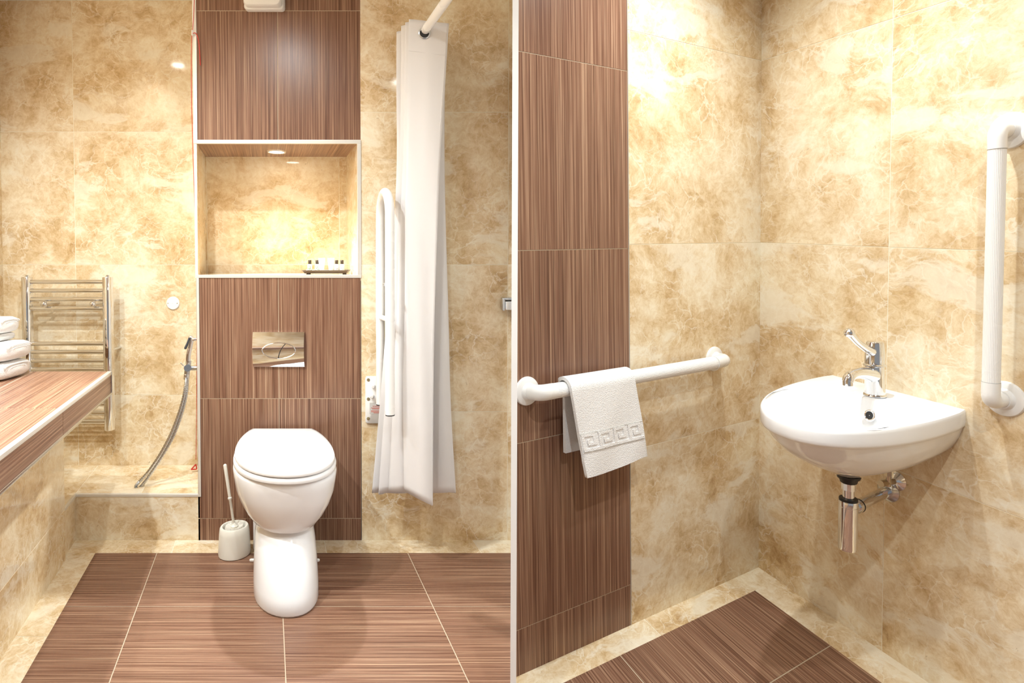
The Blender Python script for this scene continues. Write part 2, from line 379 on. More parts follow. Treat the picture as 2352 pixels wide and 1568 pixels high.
t_ = thing('niche_light', 'round lit recessed spotlight in the wooden top of the niche', 'recessed light', NL)
bm = NBM(); lathe(bm, [(.030, -.002), (.031, -.005), (.038, -.006), (.040, .0)], NL, (0, 0, 1), 36, cap=False); finish('bezel', bm, 'alu', t_)
bm = NBM(); lathe(bm, [(.0305, -.0035), (.001, -.0040)], NL, (0, 0, 1), 36, cap=False); finish('lens', bm, 'nlens', t_)

# emergency light box on the column
c = LW(-.671, 0, 2.112)
t_ = thing('emergency_light', 'white rounded box light mounted high on the striped column above the toilet', 'wall light', c)
def rrect(w_, h_, r_, bow=0, n=6):
    out = []
    for cx, cz, s0 in ((w_-r_, r_, -pi/2), (w_-r_, h_-r_, 0), (-w_+r_, h_-r_, pi/2), (-w_+r_, r_, pi)):
        for k in range(n+1):
            q = s0+pi/2*k/n; out.append((cx+r_*math.cos(q), cz+r_*math.sin(q)))
    return [(x, z-bow*(1-(x/w_)**2)*(1 if z < h_/2 else 0)) for x, z in out]
def slab(bm, o, X, Z, N, w_, h_, r_, prof, bow=0, mat=0, cap=True):   # rounded slab: prof = [(inset, depth)]
    rings = []
    for ins, dp in prof:
        rings.append(vring(bm, [o+X*(x*(w_-ins)/w_)+Z*(h_/2+(z-h_/2)*(h_-2*ins)/h_)+N*dp for x, z in rrect(w_, h_, r_, bow)]))
    loft(bm, rings, cap, mat)
bm = NBM(); slab(bm, c, V((1, 0, 0)), UPZ, NY, .078, .17, .012, [(0, 0), (0, .022), (.002, .026)], .002); finish('housing', bm, 'plastic', t_)
bm = NBM(); slab(bm, c+V((0, 0, .006)), V((1, 0, 0)), UPZ, NY, .073, .155, .016, [(0, .024), (0, .045), (.004, .053), (.014, .056)], .003); finish('diffuser', bm, 'plastic', t_)

# ------------------------------------------------------------------ radiator
P0 = at(62, 985, -.25); rad = thing('towel_radiator', 'chrome ladder towel radiator on the marble wall behind the wooden counter', 'towel radiator', LW(-1.57, DB, .38))
DR = -.255
def rz(py): return at(150, py, DR).z
for xa, xb in ((53, 73), (238, 258)):
    bm = NBM(); x = at((xa+xb)/2, 740, DR).x; zt, zb_ = rz(636), rz(987)
    o_ = V((x, YF-DR, 0)); prof = [(-.020, .010), (-.020, -.004), (-.014, -.016), (0, -.021), (.014, -.016), (.020, -.004), (.020, .010)]
    rr_ = [vring(bm, [V((x+px_*s_, YF-DR+py_*s_, z_)) for px_, py_ in prof]) for z_, s_ in ((zb_, .92), (zb_+.003, 1), (zt-.003, 1), (zt, .92))]
    loft(bm, rr_); post = finish('post', bm, 'chrome', rad)
    bm = NBM(); lathe(bm, [(.009, 0), (.009, .006), (.006, .009)], V((x+.004, YF-DR-.002, zt)), (0, 0, 1), 16); finish('end_cap', bm, 'chrome', post)
xl, xr = at(66, 740, DR).x, at(246, 740, DR).x
for py in (647, 667, 687, 708, 789, 808, 828, 848, 908, 928, 948, 968):
    bm = NBM(); z = rz(py); tube(bm, [V((xl, YF-DR, z)), V((xr, YF-DR, z))], .0095, 16); finish('rung', bm, 'chrome', rad)
for px in (101, 213):
    bm = NBM(); p = at(px, 698, -.235); tube(bm, [V((p.x, YF-DB, p.z)), p], .007, 12); ball(bm, p, .0135, ax=NY); finish('wall_bracket', bm, 'chrome', rad)
bm = NBM(); p = at(256, 803, -.262); tube(bm, [V((p.x, YF-DB, p.z)), p], .006, 12); finish('wall_bracket', bm, 'chrome', rad)

# ------------------------------------------------------------------ vanity counter
CT0, CZ0, CZ1, CAE = .155, .629, .715, -1.262
vc = thing('vanity_counter', 'brown striped tile vanity counter with metal edging along the left wall', 'counter', LW(-1.6, 1.4, 0))
bm = NBM(); tiles(bm, lambda a, d: LW(a, d, CZ1-.0008), UPZ, [-1.874, -1.556, CAE-.012], [CT0, .70, 1.245, 1.79, 2.335, 2.9], along='v', g=.0018, back=.02); finish('worktop', bm, ['wood_lit', 'grout'], vc, smooth=False)
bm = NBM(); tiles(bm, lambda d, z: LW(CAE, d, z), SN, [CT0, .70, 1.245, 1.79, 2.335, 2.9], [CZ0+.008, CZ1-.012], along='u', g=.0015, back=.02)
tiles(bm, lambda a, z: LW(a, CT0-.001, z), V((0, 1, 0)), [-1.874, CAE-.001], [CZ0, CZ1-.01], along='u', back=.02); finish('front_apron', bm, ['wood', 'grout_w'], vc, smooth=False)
bm = NBM(); lbox(bm, CAE-.013, CAE+.003, CT0, 2.9, CZ1-.012, CZ1+.0015, 0, .002); finish('edge_trim', bm, 'alu', vc)
bm = NBM(); lbox(bm, CAE-.008, CAE+.004, CT0, 2.9, CZ0-.001, CZ0+.009, 0, .002); lbox(bm, CAE-.004, CAE+.004, CT0-.004, CT0+.004, CZ0, CZ1, 0, .001); finish('lower_trim', bm, 'steel', vc)
bm = NBM(); lbox(bm, -1.874, CAE-.021, CT0+.02, 2.9, CZ0-.001, CZ0+.01); finish('underside', bm, 'plaster', vc, smooth=False)
bm = NBM(); tiles(bm, lambda d, z: LW(-1.443, d, z), SN, [.161, .76, 1.36, 1.96, 2.9], [-.0, .192, CZ0-.002], along='u', back=.008)
tiles(bm, lambda a, z: LW(a, .161, z), V((0, 1, 0)), [-1.874, -1.447], [.0, CZ0-.002], along='u', back=.008); finish('support_panel', bm, ['marble', 'grout'], vc, smooth=False)

# towels on the counter
def towel_fold(name, loc, L, W, H, label, folds=2):
    """folded towel: rounded bolster with a crease spiral at its near end; long axis along -a"""
    t_ = thing(name, label, 'towel', loc, 'white towels stacked on the counter')
    bm = NBM(); ns = 26
    def ring(a, s_): 
        out = []
        for k in range(ns):
            q = 2*pi*k/ns; e = .62
            y = math.copysign(abs(math.cos(q))**e, math.cos(q))*W/2*s_; z = math.copysign(abs(math.sin(q))**e, math.sin(q))*H/2*s_
            out.append(V(loc)+V((a+KD*y*.0, y, H/2+z)))
        return out
    rg = [ring(-L*u, math.sqrt(max(0, 1-(1-min(u*L/(H*.55), 1))**2))*.97+.03) for u in (0, .01, .03, .06, .10, .15, .22, .5, .85, .93, .98, 1)]
    rg[-1] = ring(-L, .3); rg[-2] = ring(-L*.985, .75)
    loft(bm, [vring(bm, r_) for r_ in rg]); body = finish('towel_body', bm, 'terry', t_, ang=80)
    bm = NBM()
    for f_ in range(folds):
        s_ = .72-.3*f_
        tube(bm, [p+V((-.0, 0, 0)) for p in ring(-.004-.0*f_, s_)][2:12], .0025, 6)
    finish('fold_crease', bm, 'terry', t_)
    return t_
def tw(px, py, d): return at(px, py, d)
towel_fold('folded_towel', tw(43, 876, .28)+V((0, .0, 0)), .36, .20, .062, 'folded white towel at the bottom of the stack on the counter')
towel_fold('folded_towel', V((tw(44, 840, .28).x, YF-.27, CZ1+.064)), .36, .19, .066, 'folded white towel in the middle of the stack on the counter')
towel_fold('rolled_towel', V((tw(8, 830, .28).x, YF-.26, CZ1+.131)), .30, .12, .028, 'thin white face cloth between the upper towels of the stack', 1)
towel_fold('rolled_towel', V((tw(19, 800, .28).x, YF-.26, CZ1+.158)), .30, .14, .058, 'rolled white towel on top of the stack at the left edge', 2)
for o in bpy.data.objects:
    if o.name == 'folded_towel': o.location.z = CZ1+.001

# ------------------------------------------------------------------ blank cover, pull cord, sprayer
c = at(398, 696, DB)
t_ = thing('cover_plate', 'round white blanking plate on the marble wall above the hand sprayer', 'cover plate', c)
bm = NBM(); lathe(bm, [(.030, 0), (.030, .004), (.027, .007), (.001, .0075)], c, NY, 36, cap=False); finish('disc', bm, 'plastic', t_)
for s_ in (-1, 1):
    bm = NBM(); lathe(bm, [(.0022, .006), (.0022, .0078), (.0005, .0082)], c+V((.021*s_, 0, 0)), NY, 10, cap=False); finish('screw', bm, 'screw', t_)
t_ = thing('pull_cord', 'red emergency pull cord hanging beside the left edge of the toilet column', 'pull cord', at(445, 1073, -.25))
bm = NBM()
tube(bm, smoothpath([at(448, -30, .012), at(446, 10, .012), at(444, 50, .012), at(442, 76, .012)], 5), .0013, 8)
tube(bm, smoothpath([at(441, 80, .01), at(439.5, 120, .006), at(440, 220, .0), at(442.5, 330, -.03), at(448, 500, -.03), at(451, 640, -.04), at(452, 850, -.10), at(450, 1055, -.24)], 6), .0013, 8)
finish('cord', bm, 'red', t_)
bm = NBM(); tube(bm, smoothpath([at(443, 77, .012), at(449, 76, .014), at(455, 88, .012), at(458, 112, .008), at(460, 150, .007)], 6), .0016, 8); finish('cord_tail', bm, 'red', t_)
bm = NBM(); tube(bm, [at(441.5, 70, .013), at(441.5, 80, .013)], .003, 12, round_ends=True); finish('cord_connector', bm, 'plastic', t_)
bm = NBM(); tube(bm, fillet([at(450, 1066, -.25), at(439, 1078, -.25), at(452, 1077, -.25), at(450, 1066, -.25)], .004), .0028, 8); finish('pull_handle', bm, 'red', t_)

t_ = thing('hand_sprayer', 'chrome hand sprayer with black trigger and looping metal hose beside the column', 'hand sprayer', at(452, 845, -.10))
dS = -.10
bm = NBM(); tube(bm, [at(456, 845, dS), at(436, 845, dS)], .010, 16); tube(bm, [at(431, 845, dS-.02), at(431, 845, dS+.028)], .0145, 20)
tube(bm, [at(430, 850, dS), at(429, 862, dS)], .011, 16); tube(bm, [at(433, 838, dS), at(434, 828, dS)], .010, 16); finish('valve', bm, 'steel', t_)
bm = NBM(); tube(bm, [at(429, 861, dS), at(428, 868, dS)], .012, 16, round_ends=True); finish('hose_nut', bm, 'chrome', t_)
bm = NBM(); tube(bm, [at(415, 833, dS+.02), at(425, 843, dS+.02)], .0025, 10, round_ends=True); finish('lever', bm, 'chrome', t_)
bm = NBM(); pp = smoothpath([at(432, 834, dS), at(433, 815, dS), at(437, 795, dS), at(440, 780, dS), at(438, 775, dS)], 5)
tube(bm, pp, [.0095-.0*i for i in range(len(pp))], 16, round_ends=True); tube(bm, [at(441, 779, dS), at(447, 779, dS)], .008, 14, round_ends=True); finish('handle', bm, 'chrome', t_)
bm = NBM(); pp = [at(434.5, 777, dS+.014), at(431, 788, dS+.018), at(426, 799, dS+.022)]; tube(bm, pp, [.004, .005, .0055], 10, round_ends=True); finish('trigger', bm, 'dark', t_)
bm = NBM(); tube(bm, [at(447, 778, dS), at(455, 778, dS)], .006, 12); finish('wall_hook', bm, 'steel', t_)
pts = [(428, 867), (426, 885), (421, 915), (409, 955), (391, 1000), (368, 1043), (343, 1080), (322, 1104), (313, 1114), (313, 1121), (320, 1120), (335, 1103), (353, 1078), (377, 1040), (400, 997), (417, 950), (427, 910), (430, 880), (430, 866)]
base = smoothpath([at(x, y, dS+.01+.018*math.sin(pi*i/18)-(.012 if i > 9 else 0)) for i, (x, y) in enumerate(pts)], 18)
bm = NBM(); tube(bm, base, [.0062+.0009*math.sin(i*2.1) for i in range(len(base))], 12); finish('hose', bm, 'steel', t_)

# ------------------------------------------------------------------ flush plate
c = at(642, 841, 0); w2, h2 = .1025, .139
t_ = thing('flush_plate', 'shiny chrome dual flush plate with oval button on the striped column', 'flush plate', c)
bm = NBM(); gx, gz = 24, 20
def fpt(i, j):
    u, v_ = i/gx, j/gz; z = v_*h2
    bul = .011+.010*math.sin(pi*min(1, v_*1.02))**.8 if v_ > 0 else .010
    return c+V(((u-.5)*2*w2, -bul, z))
G = [[bm.verts.new(fpt(i, j)) for i in range(gx+1)] for j in range(gz+1)]
for j in range(gz):
    for i in range(gx): bm.faces.new([G[j][i], G[j][i+1], G[j+1][i+1], G[j+1][i]])
bd = [e for e in bm.edges if len(e.link_faces) == 1]; ex = bmesh.ops.extrude_edge_only(bm, edges=bd)
for v_ in [g for g in ex['geom'] if isinstance(g, bmesh.types.BMVert)]: v_.co.y = YF-.0
finish('plate', bm, 'chrome', t_)
oc = c+V((.002, -.0215, h2*.48))
bm = NBM(); torus(bm, oc, V((1, 0, 0)), UPZ, .066, .0018, 0, 56, 8, .031); finish('button_ring', bm, 'chrome', t_)
bm = NBM(); tube(bm, smoothpath([oc+V((.028, 0, .028)), oc+V((.012, -.001, .008)), oc+V((.003, -.001, -.012)), oc+V((-.002, 0, -.031))], 6), .0013, 8); finish('button_divider', bm, 'black', t_)

# ------------------------------------------------------------------ toilet
TA = -.616
toi = thing('toilet', 'white floor standing toilet with closed lid against the striped column', 'toilet', LW(TA, .25, 0))
def TL(x, d, z): return LW(TA+x, d, z)
def dring(w_, d0, d1, z, n=44, bw=None, mid=None, e=2.2):
    """D-shaped ring: straight-ish back at d0 (half width bw), round front at d1, widest at mid"""
    bw = bw if bw is not None else w_*.8; mid = mid if mid is not None else d0+(d1-d0)*.45; pts_ = []
    for k in range(n):
        q = 2*pi*k/n; c_, s_ = math.cos(q), math.sin(q)
        if s_ >= 0: x = w_*math.copysign(abs(c_)**(2/e), c_); d = mid+(d1-mid)*abs(s_)**(2/e)
        else:
            g_ = (q-pi)/pi                    # 0 at the left side, 1 at the right side
            sg = -1 if g_ < .5 else 1; h_ = g_ if g_ < .5 else 1-g_
            if h_ < .36: f_ = (h_/.36)**.9; x = sg*(bw+(w_-bw)*(1-f_**2.4)); d = mid-(mid-d0)*f_
            else: x = sg*bw*(1-(h_-.36)/.14); d = d0
        pts_.append(TL(x, d, z))
    return pts_
bm = NBM()
prof = [  # w, back d, front d, z, backwidth, mid
    (.110, .06, .527, .000, .100, .36), (.112, .06, .533, .008, .100, .36), (.112, .06, .527, .05, .100, .35), (.110, .05, .50, .11, .098, .33), (.106, .04, .463, .17, .095, .30),
    (.101, .03, .437, .205, .095, .28), (.102, .02, .418, .222, .097, .26), (.122, .02, .448, .234, .105, .26), (.143, .02, .462, .262, .115, .27), (.161, .02, .480, .30, .125, .28), (.174, .02, .493, .34, .132, .285),
    (.180, .02, .498, .38, .136, .29), (.183, .02, .502, .405, .138, .29), (.181, .022, .500, .416, .136, .29), (.170, .03, .49, .421, .13, .29)]
loft(bm, [vring(bm, dring(w_, a_, b_, z_, bw=bb, mid=mm)) for w_, a_, b_, z_, bb, mm in prof])
finish('pan', bm, 'ceramic', toi, ang=70)
def slabring(zs, w_, d0, d1, bw, mid, name, mat):
    bm = NBM(); rg = []
    for z_, ins in zs: rg.append(vring(bm, dring(w_-ins, d0+ins, d1-ins, z_, bw=bw-ins, mid=mid, e=2.1)))
    loft(bm, rg); return finish(name, bm, mat, toi, ang=50)
slabring([(.421, .006), (.423, .001), (.428, 0), (.436, 0), (.440, .003), (.441, .012)], .181, .03, .515, .120, .300, 'seat', 'seat')
slabring([(.4435, .006), (.4455, .001), (.449, 0), (.457, 0), (.462, .004), (.4645, .014), (.4655, .05)], .176, .022, .517, .124, .300, 'lid', 'seat')
for x in (-.134, .134):
    bm = NBM(); ppd(bm, TL(x-.008, .41, .40), V((.016, 0, 0)), V((KD*.02, -.02, 0)), V((0, 0, .026)), 0, .003); finish('seat_buffer', bm, 'seat', toi)
for x in (-.075, .075):
    bm = NBM(); tube(bm, [TL(x-.012, .045, .452), TL(x+.012, .045, .452)], .010, 14); finish('hinge', bm, 'seat', toi)
bm = NBM(); tube(bm, [TL(-.123, .23, .035), TL(-.100, .23, .035)], .006, 12, round_ends=True); finish('floor_bolt', bm, 'plastic', toi)
bm = NBM(); tube(bm, [TL(.100, .23, .035), TL(.123, .23, .035)], .006, 12, round_ends=True); finish('floor_bolt', bm, 'plastic', toi)
bm = NBM(); tube(bm, [TL(0, .0, .20), TL(0, .06, .20)], .052, 28); finish('waste_connector', bm, 'plastic', toi)
for sgn in (-1, 1):
    bm = NBM(); tube(bm, [TL(sgn*.105, .10, .02), TL(sgn*.105, .12, .18)], .012, 12, round_ends=True); finish('side_rib', bm, 'ceramic', toi)

# ------------------------------------------------------------------ toilet brush
bc = LW(-.806, .113, 0)
br = thing('toilet_brush', 'white toilet brush standing in its round cream pot left of the toilet', 'toilet brush', bc)
bm = NBM(); lathe(bm, [(.055, 0), (.059, .003), (.060, .012), (.0560, .085), (.0535, .106), (.050, .111), (.044, .111), (.041, .106), (.040, .075), (.001, .073)], bc, (0, 0, 1), 40, cap=False); finish('pot', bm, 'cream', br)
bm = NBM()
random.seed(3)
for k in range(46):
    q = 2*pi*k/46; r_ = .036 if k % 2 else .024
    ax = V((math.cos(q), math.sin(q), .35)).normalized(); tube(bm, [bc+V((0, 0, .096)), bc+V((0, 0, .096))+ax*r_], [.003, .0052], 6)
finish('bristle_head', bm, 'bristle', br)
ht = at(517, 1069, .115)
bm = NBM(); p0 = bc+V((0, 0, .10)); p1 = ht
tube(bm, [p0, p0.lerp(p1, .45), p0.lerp(p1, .47), p0.lerp(p1, .49), p0.lerp(p1, .5), p1], [.0048, .0050, .0078, .0078, .0056, .0068], 14, round_ends=True)
lathe(bm, [(.001, .104), (.012, .103), (.014, .110), (.008, .115), (.004, .124)], bc, (0, 0, 1), 20, cap=False); finish('handle', bm, 'cream', br)

# ------------------------------------------------------------------ tray with bottles in the niche
TD = -.15; zs = 1.0705
tc_ = (at(697, 625, TD)+at(803, 625, TD))/2; tx0, tx1 = at(697, 613, TD).x, at(803, 613, TD).x; cx = (tx0+tx1)/2; hw = (tx1-tx0)/2
cen = V((cx, YF-TD, zs))
tr_ = thing('amenity_tray', 'small dark brown tray of toiletries on the niche shelf', 'tray', cen)
bm = NBM()
def trr(w_, l_, z): return vring(bm, [cen+V((x*w_, y*l_, z)) for x, y in ((-1, -1), (1, -1), (1, 1), (-1, 1))])
loft(bm, [trr(hw*.88, .030, .004), trr(hw, .040, .018), trr(hw*.975, .037, .018), trr(hw*.87, .028, .0075)]); finish('tray_body', bm, 'trayc', tr_, smooth=False)
for sx in (-.78, .78):
    for sy in (-.022, .022):
        bm = NBM(); lathe(bm, [(.005, 0), (.005, .005)], cen+V((sx*hw, sy, 0)), (0, 0, 1), 12); finish('foot', bm, 'black', tr_)
def bottle(loc, ink, mat, label):
    b_ = thing('toiletry_bottle', label, 'bottle', loc, 'mini bottles on the niche tray')
    bm = NBM(); lathe(bm, [(.0085, 0), (.0100, .002), (.0100, .030), (.0085, .034), (.0055, .036)], loc, (0, 0, 1), 24); body = finish('bottle_body', bm, mat, b_)
    bm = NBM(); lathe(bm, [(.0068, .035), (.0070, .036), (.0070, .051), (.0062, .052)], loc, (0, 0, 1), 20); finish('cap', bm, 'cap', b_)
    bm = NBM(); random.seed(int(loc.x*1e4) & 255)
    for k in range(6 if ink == 'leafink' else 4):
        q = -pi/2+random.uniform(-.6, .7); zz = random.uniform(.013, .024); p = loc+V((math.cos(q)*.0101, math.sin(q)*.0101, zz))
        ball(bm, p, .0016 if ink == 'leafink' else .0011, seg=8)
    finish('printed_motif', bm, ink, body)
zb = zs+.0078
bx = lambda px: at(px, 614, TD).x
bottle(V((bx(712), YF-TD-.004, zb)), 'leafink', 'bottle', 'leftmost mini bottle with green print and brown cap on the niche tray')
bottle(V((bx(728.5), YF-TD-.0, zb)), 'leafink', 'bottle', 'mini bottle with green print half hidden by the left white tube')
bottle(V((bx(773.5), YF-TD-.004, zb)), 'greyink', 'white', 'white mini bottle with brown cap just right of the two tubes')
bottle(V((bx(786), YF-TD-.004, zb)), 'greyink', 'white', 'rightmost white mini bottle with brown cap on the niche tray')
def tubey(px, label):
    loc = V((bx(px), YF-TD-.013, zb)); b_ = thing('cream_tube', label, 'tube', loc, 'white tubes on the niche tray')
    bm = NBM(); rg = []
    for h_, wx, wy in ((.008, .0095, .0085), (.02, .0105, .0082), (.035, .0122, .006), (.05, .0138, .0030), (.058, .0143, .0012), (.061, .0143, .0010)):
        rg.append(vring(bm, [loc+V((math.cos(2*pi*k/24)*wx, math.sin(2*pi*k/24)*wy, h_)) for k in range(24)]))
    loft(bm, rg); finish('tube_body', bm, 'white', b_)
    bm = NBM(); lathe(bm, [(.0092, 0), (.0096, .001), (.0096, .0085)], loc, (0, 0, 1), 20); finish('cap', bm, 'white', b_)
tubey(740.5, 'left one of the two white squeeze tubes on the niche tray'); tubey(761.5, 'right one of the two white squeeze tubes on the niche tray')

# ------------------------------------------------------------------ folding support rail
fr = thing('folding_grab_rail', 'white folding support rail stored upright on the marble wall right of the toilet', 'grab rail', at(865, 915, 0))
bm = NBM(); pc = at(866, 970, 0); slab(bm, pc, V((1, 0, 0)), UPZ, NY, .046, .188, .010, [(0, 0), (0, .008), (.003, .011)], .004); finish('wall_plate', bm, 'plastic', fr)
for py in (872, 916, 961):
    bm = NBM(); p = at(846, py, .011); lathe(bm, [(.0065, 0), (.0065, .0015), (.003, .0022)], p, NY, 16); finish('screw', bm, 'screw', fr)
for px, py in ((858, 886), (855, 909)):
    bm = NBM(); p = at(px, py, .011); lathe(bm, [(.007, 0), (.007, .014), (.005, .017)], p, NY, 18); finish('pivot_knob', bm, 'plastic', fr)
lb_c = at(865, 937, .0118)
bm = NBM(); ppd(bm, at(849, 950, .0112), V((.055, 0, 0)), V((0, -.0006, 0)), V((0, 0, .045))); lab = finish('warning_label', bm, 'label', fr, smooth=False, label='grey warning sticker with red print')
cu = bpy.data.curves.new('t', 'FONT'); cu.body = 'WARNING'; cu.size = .0085; cu.extrude = .0001
to = bpy.data.objects.new('t', cu); COL.objects.link(to); bpy.context.view_layer.update()
me = bpy.data.meshes.new_from_object(to.evaluated_get(bpy.context.evaluated_depsgraph_get())); bpy.data.objects.remove(to)
me.transform(Matrix.Translation(at(855.5, 934.5, .0122)-ORG[fr.name]) @ Matrix.Rotation(pi/2, 4, 'X'))
me.materials.append(M['redink']); to = bpy.data.objects.new('printed_word', me); COL.objects.link(to); to.parent = lab; ORG[to.name] = ORG[fr.name]
bm = NBM()
for py, x0, x1 in ((937, 852, 874), (939.4, 855, 874), (943.6, 852, 874), (946, 852, 874), (948.4, 858, 874)):
    p = at(x0, py, .0120); q = at(x1, py, .0120); ppd(bm, p, q-p, V((0, -.0003, 0)), V((0, 0, .0018)))
finish('printed_lines', bm, 'redink', lab, smooth=False)
# two uprights joined by a bow on top
RB_, RF_ = .085, .26
rear_b, front_b = at(874, 927, RB_), at(896, 951, RF_)
rt, ft = at(872, 500, RB_), at(895, 500, RF_)
rt = V((rear_b.x+.001, YF-RB_, rt.z)); ft = V((front_b.x, YF-RF_, rt.z))
arc = [rt+(ft-rt)*(.5-.5*math.cos(q))+V((0, 0, .088*math.sin(q))) for q in [pi*i/20 for i in range(1, 20)]]
ztop = max(p.z for p in arc)
bm = NBM(); tube(bm, [rear_b, rt]+arc+[ft, front_b], .0172, 24); finish('bow_tube', bm, 'plastic', fr)
bm = NBM(); tube(bm, [rear_b-V((0, 0, .004)), rear_b+V((0, 0, .0005))], .0170, 24); finish('end_plug', bm, 'black', fr); bm = NBM(); tube(bm, [front_b-V((0, 0, .004)), front_b+V((0, 0, .0005))], .0170, 24); finish('end_plug', bm, 'black', fr)
bm = NBM(); tube(bm, [V((rear_b.x, YF-RB_, at(878, 728, RB_).z)), V((front_b.x, YF-RF_, at(890, 735, RF_).z))], .0095, 16); finish('cross_bar', bm, 'plastic', fr)
bm = NBM(); p = V((rear_b.x, YF-RB_, at(878, 655, RB_).z)); q = V((front_b.x-.004, YF-RF_+.02, at(888, 652, RF_).z)); tube(bm, [p+(q-p)*.5, p+(q-p)*.5+V((.004, -.012, 0))], .006, 12); finish('catch_pin', bm, 'steel', fr)
bm = NBM(); tube(bm, [rear_b+V((0, .0, .02)), V((rear_b.x-.004, YF-.01, rear_b.z+.02))], .013, 16); finish('pivot_arm', bm, 'plastic', fr); bm = NBM(); tube(bm, [rear_b+V((0, 0, .09)), V((rear_b.x-.004, YF-.01, rear_b.z+.09))], .011, 16); finish('pivot_arm', bm, 'plastic', fr)

# ------------------------------------------------------------------ curtain rail and curtain
rz_ = at(975, 72, .24); ra_ = rz_.x-KD*.24
cr = thing('curtain_rail', 'white shower curtain rail running from the back wall towards the ceiling edge', 'curtain rail', LW(ra_, 0, rz_.z))
bm = NBM(); tube(bm, [LW(ra_, 0, rz_.z), LW(ra_, 1.05, rz_.z)], .0150, 24); finish('rail_tube', bm, 'plastic', cr)
bm = NBM(); lathe(bm, [(.032, 0), (.032, .006), (.020, .012)], LW(ra_, 0, rz_.z), NY, 28); finish('wall_socket', bm, 'plastic', cr)
bm = NBM(); tube(bm, [LW(ra_, 1.0, rz_.z), LW(ra_, 1.0, CEIL)], .008, 14); finish('ceiling_hanger', bm, 'plastic', cr)
cu_ = thing('shower_curtain', 'white shower curtain gathered beside the folding rail on the right of the toilet', 'curtain', at(950, 1130, .2))
# control columns: (px at y..) for rows; each column = one fold line: [(px,py,d) * rows]
rowsN = 7
colm = [  # px per row (top .. bottom), py top, py bottom, d top, d bottom
    ([1031, 1022, 1010, 1004, 998, 996, 995], 54, 1161, .250, .235),     # free hem
    ([985, 978, 968, 965, 962, 962, 962], 49, 1146, .252, .250),
    ([941, 938, 934, 930, 929, 927, 930], 44, 1128, .248, .215),        # front fold left
    ([962, 958, 955, 950, 945, 938, 935], 47, 1127, .236, .200),
    ([931, 929, 927, 921, 912, 903, 892], 52, 1130, .212, .185),        # stacked folds on the left
    ([952, 948, 944, 936, 925, 915, 905], 55, 1129, .197, .160),
    ([921, 920, 918, 911, 898, 886, 870], 60, 1135, .175, .165),
    ([948, 944, 938, 928, 914, 900, 885], 64, 1132, .155, .130),
    ([912, 911, 911, 904, 888, 874, 856], 73, 1131, .132, .120),        # left outer
    ([940, 938, 934, 926, 915, 905, 890], 70, 1132, .118, .100),
    ([985, 985, 975, 972, 965, 960, 950], 70, 1132, .110, .085),
    ([1015, 1010, 1000, 998, 1000, 1003, 1012], 70, 1131, .105, .120),
    ([1026, 1022, 1020, 1022, 1028, 1033, 1046], 71, 1131, .095, .105), # right outer
    ([1018, 1015, 1013, 1014, 1018, 1020, 1025], 72, 1130, .082, .07),
    ([960, 960, 958, 955, 950, 945, 940], 73, 1130, .070, .05),
    ([930, 930, 930, 928, 925, 920, 915], 75, 1130, .060, .042)]
ROWT = [0, .12, .28, .42, .62, .80, 1]
grid = []
for pxs, yt, yb, dt, db in colm:
    c_ = [at(px, yt+(yb-yt)*tt, dt+(db-dt)*tt) for px, tt in zip(pxs, ROWT)]; grid.append(smoothpath(c_, 8))
nr = len(grid[0]); bm = NBM(); R_ = []
for r in range(nr):
    row = smoothpath([g[r] for g in grid], 6)
    tt = r/(nr-1)
    row = [p+V((.0018*math.sin(i*.9+tt*5), .0028*math.sin(i*.7+tt*9)*(.4+tt), 0)) for i, p in enumerate(row)]
    R_.append(vring(bm, row))
loft(bm, R_, False, 0, closed=False); cl = finish('curtain_cloth', bm, 'curtain', cu_, ang=75)
md = cl.modifiers.new('thick', 'SOLIDIFY'); md.thickness = .0012
# header band and hem seams
bm = NBM(); R2 = []
for r in range(0, 4):
    R2.append([v_ for v_ in smoothpath([g[r] for g in grid[:3]], 6)])
tube(bm, [p+V((0, -.0015, 0)) for p in smoothpath([g[5] for g in grid[:3]], 6)], .0009, 6); finish('header_seam', bm, 'curtain', cu_)
bm = NBM(); tube(bm, [g+V((-.006-.0*i, -.0015, 0)) for i, g in enumerate(grid[0])], .0011, 6); finish('side_hem', bm, 'curtain', cu_)
gc = at(975, 76, .256)
bm = NBM(); torus(bm, gc, V((1, KD*0, 0)), UPZ, .0185, .0028, 0, 32, 8); finish('eyelet', bm, 'steel', cu_)
bm = NBM(); lathe(bm, [(.0178, 0), (.001, .0003)], gc+V((0, .001, 0)), NY, 28, cap=False); finish('eyelet_opening', bm, 'hole', cu_)

# chrome fitting at the partition
c = at(1150, 712, 0)
t_ = thing('paper_holder', 'small chrome paper holder on the marble wall at the white partition', 'paper holder', c)
bm = NBM(); ppd(bm, c+V((.0, -.002, .002)), V((.012, 0, 0)), V((0, -.046, 0)), V((0, 0, .050)), 0, .003); finish('side_cheek', bm, 'steel', t_)
bm = NBM(); ppd(bm, c+V((.010, -.0, .004)), V((.034, 0, 0)), V((0, -.040, 0)), V((0, 0, .034)), 0, .003); finish('lower_cover', bm, 'chrome', t_)
bm = NBM(); ppd(bm, c+V((.010, -.0, .043)), V((.034, 0, 0)), V((0, -.036, 0)), V((0, 0, .009)), 0, .002); finish('upper_bar', bm, 'steel', t_)

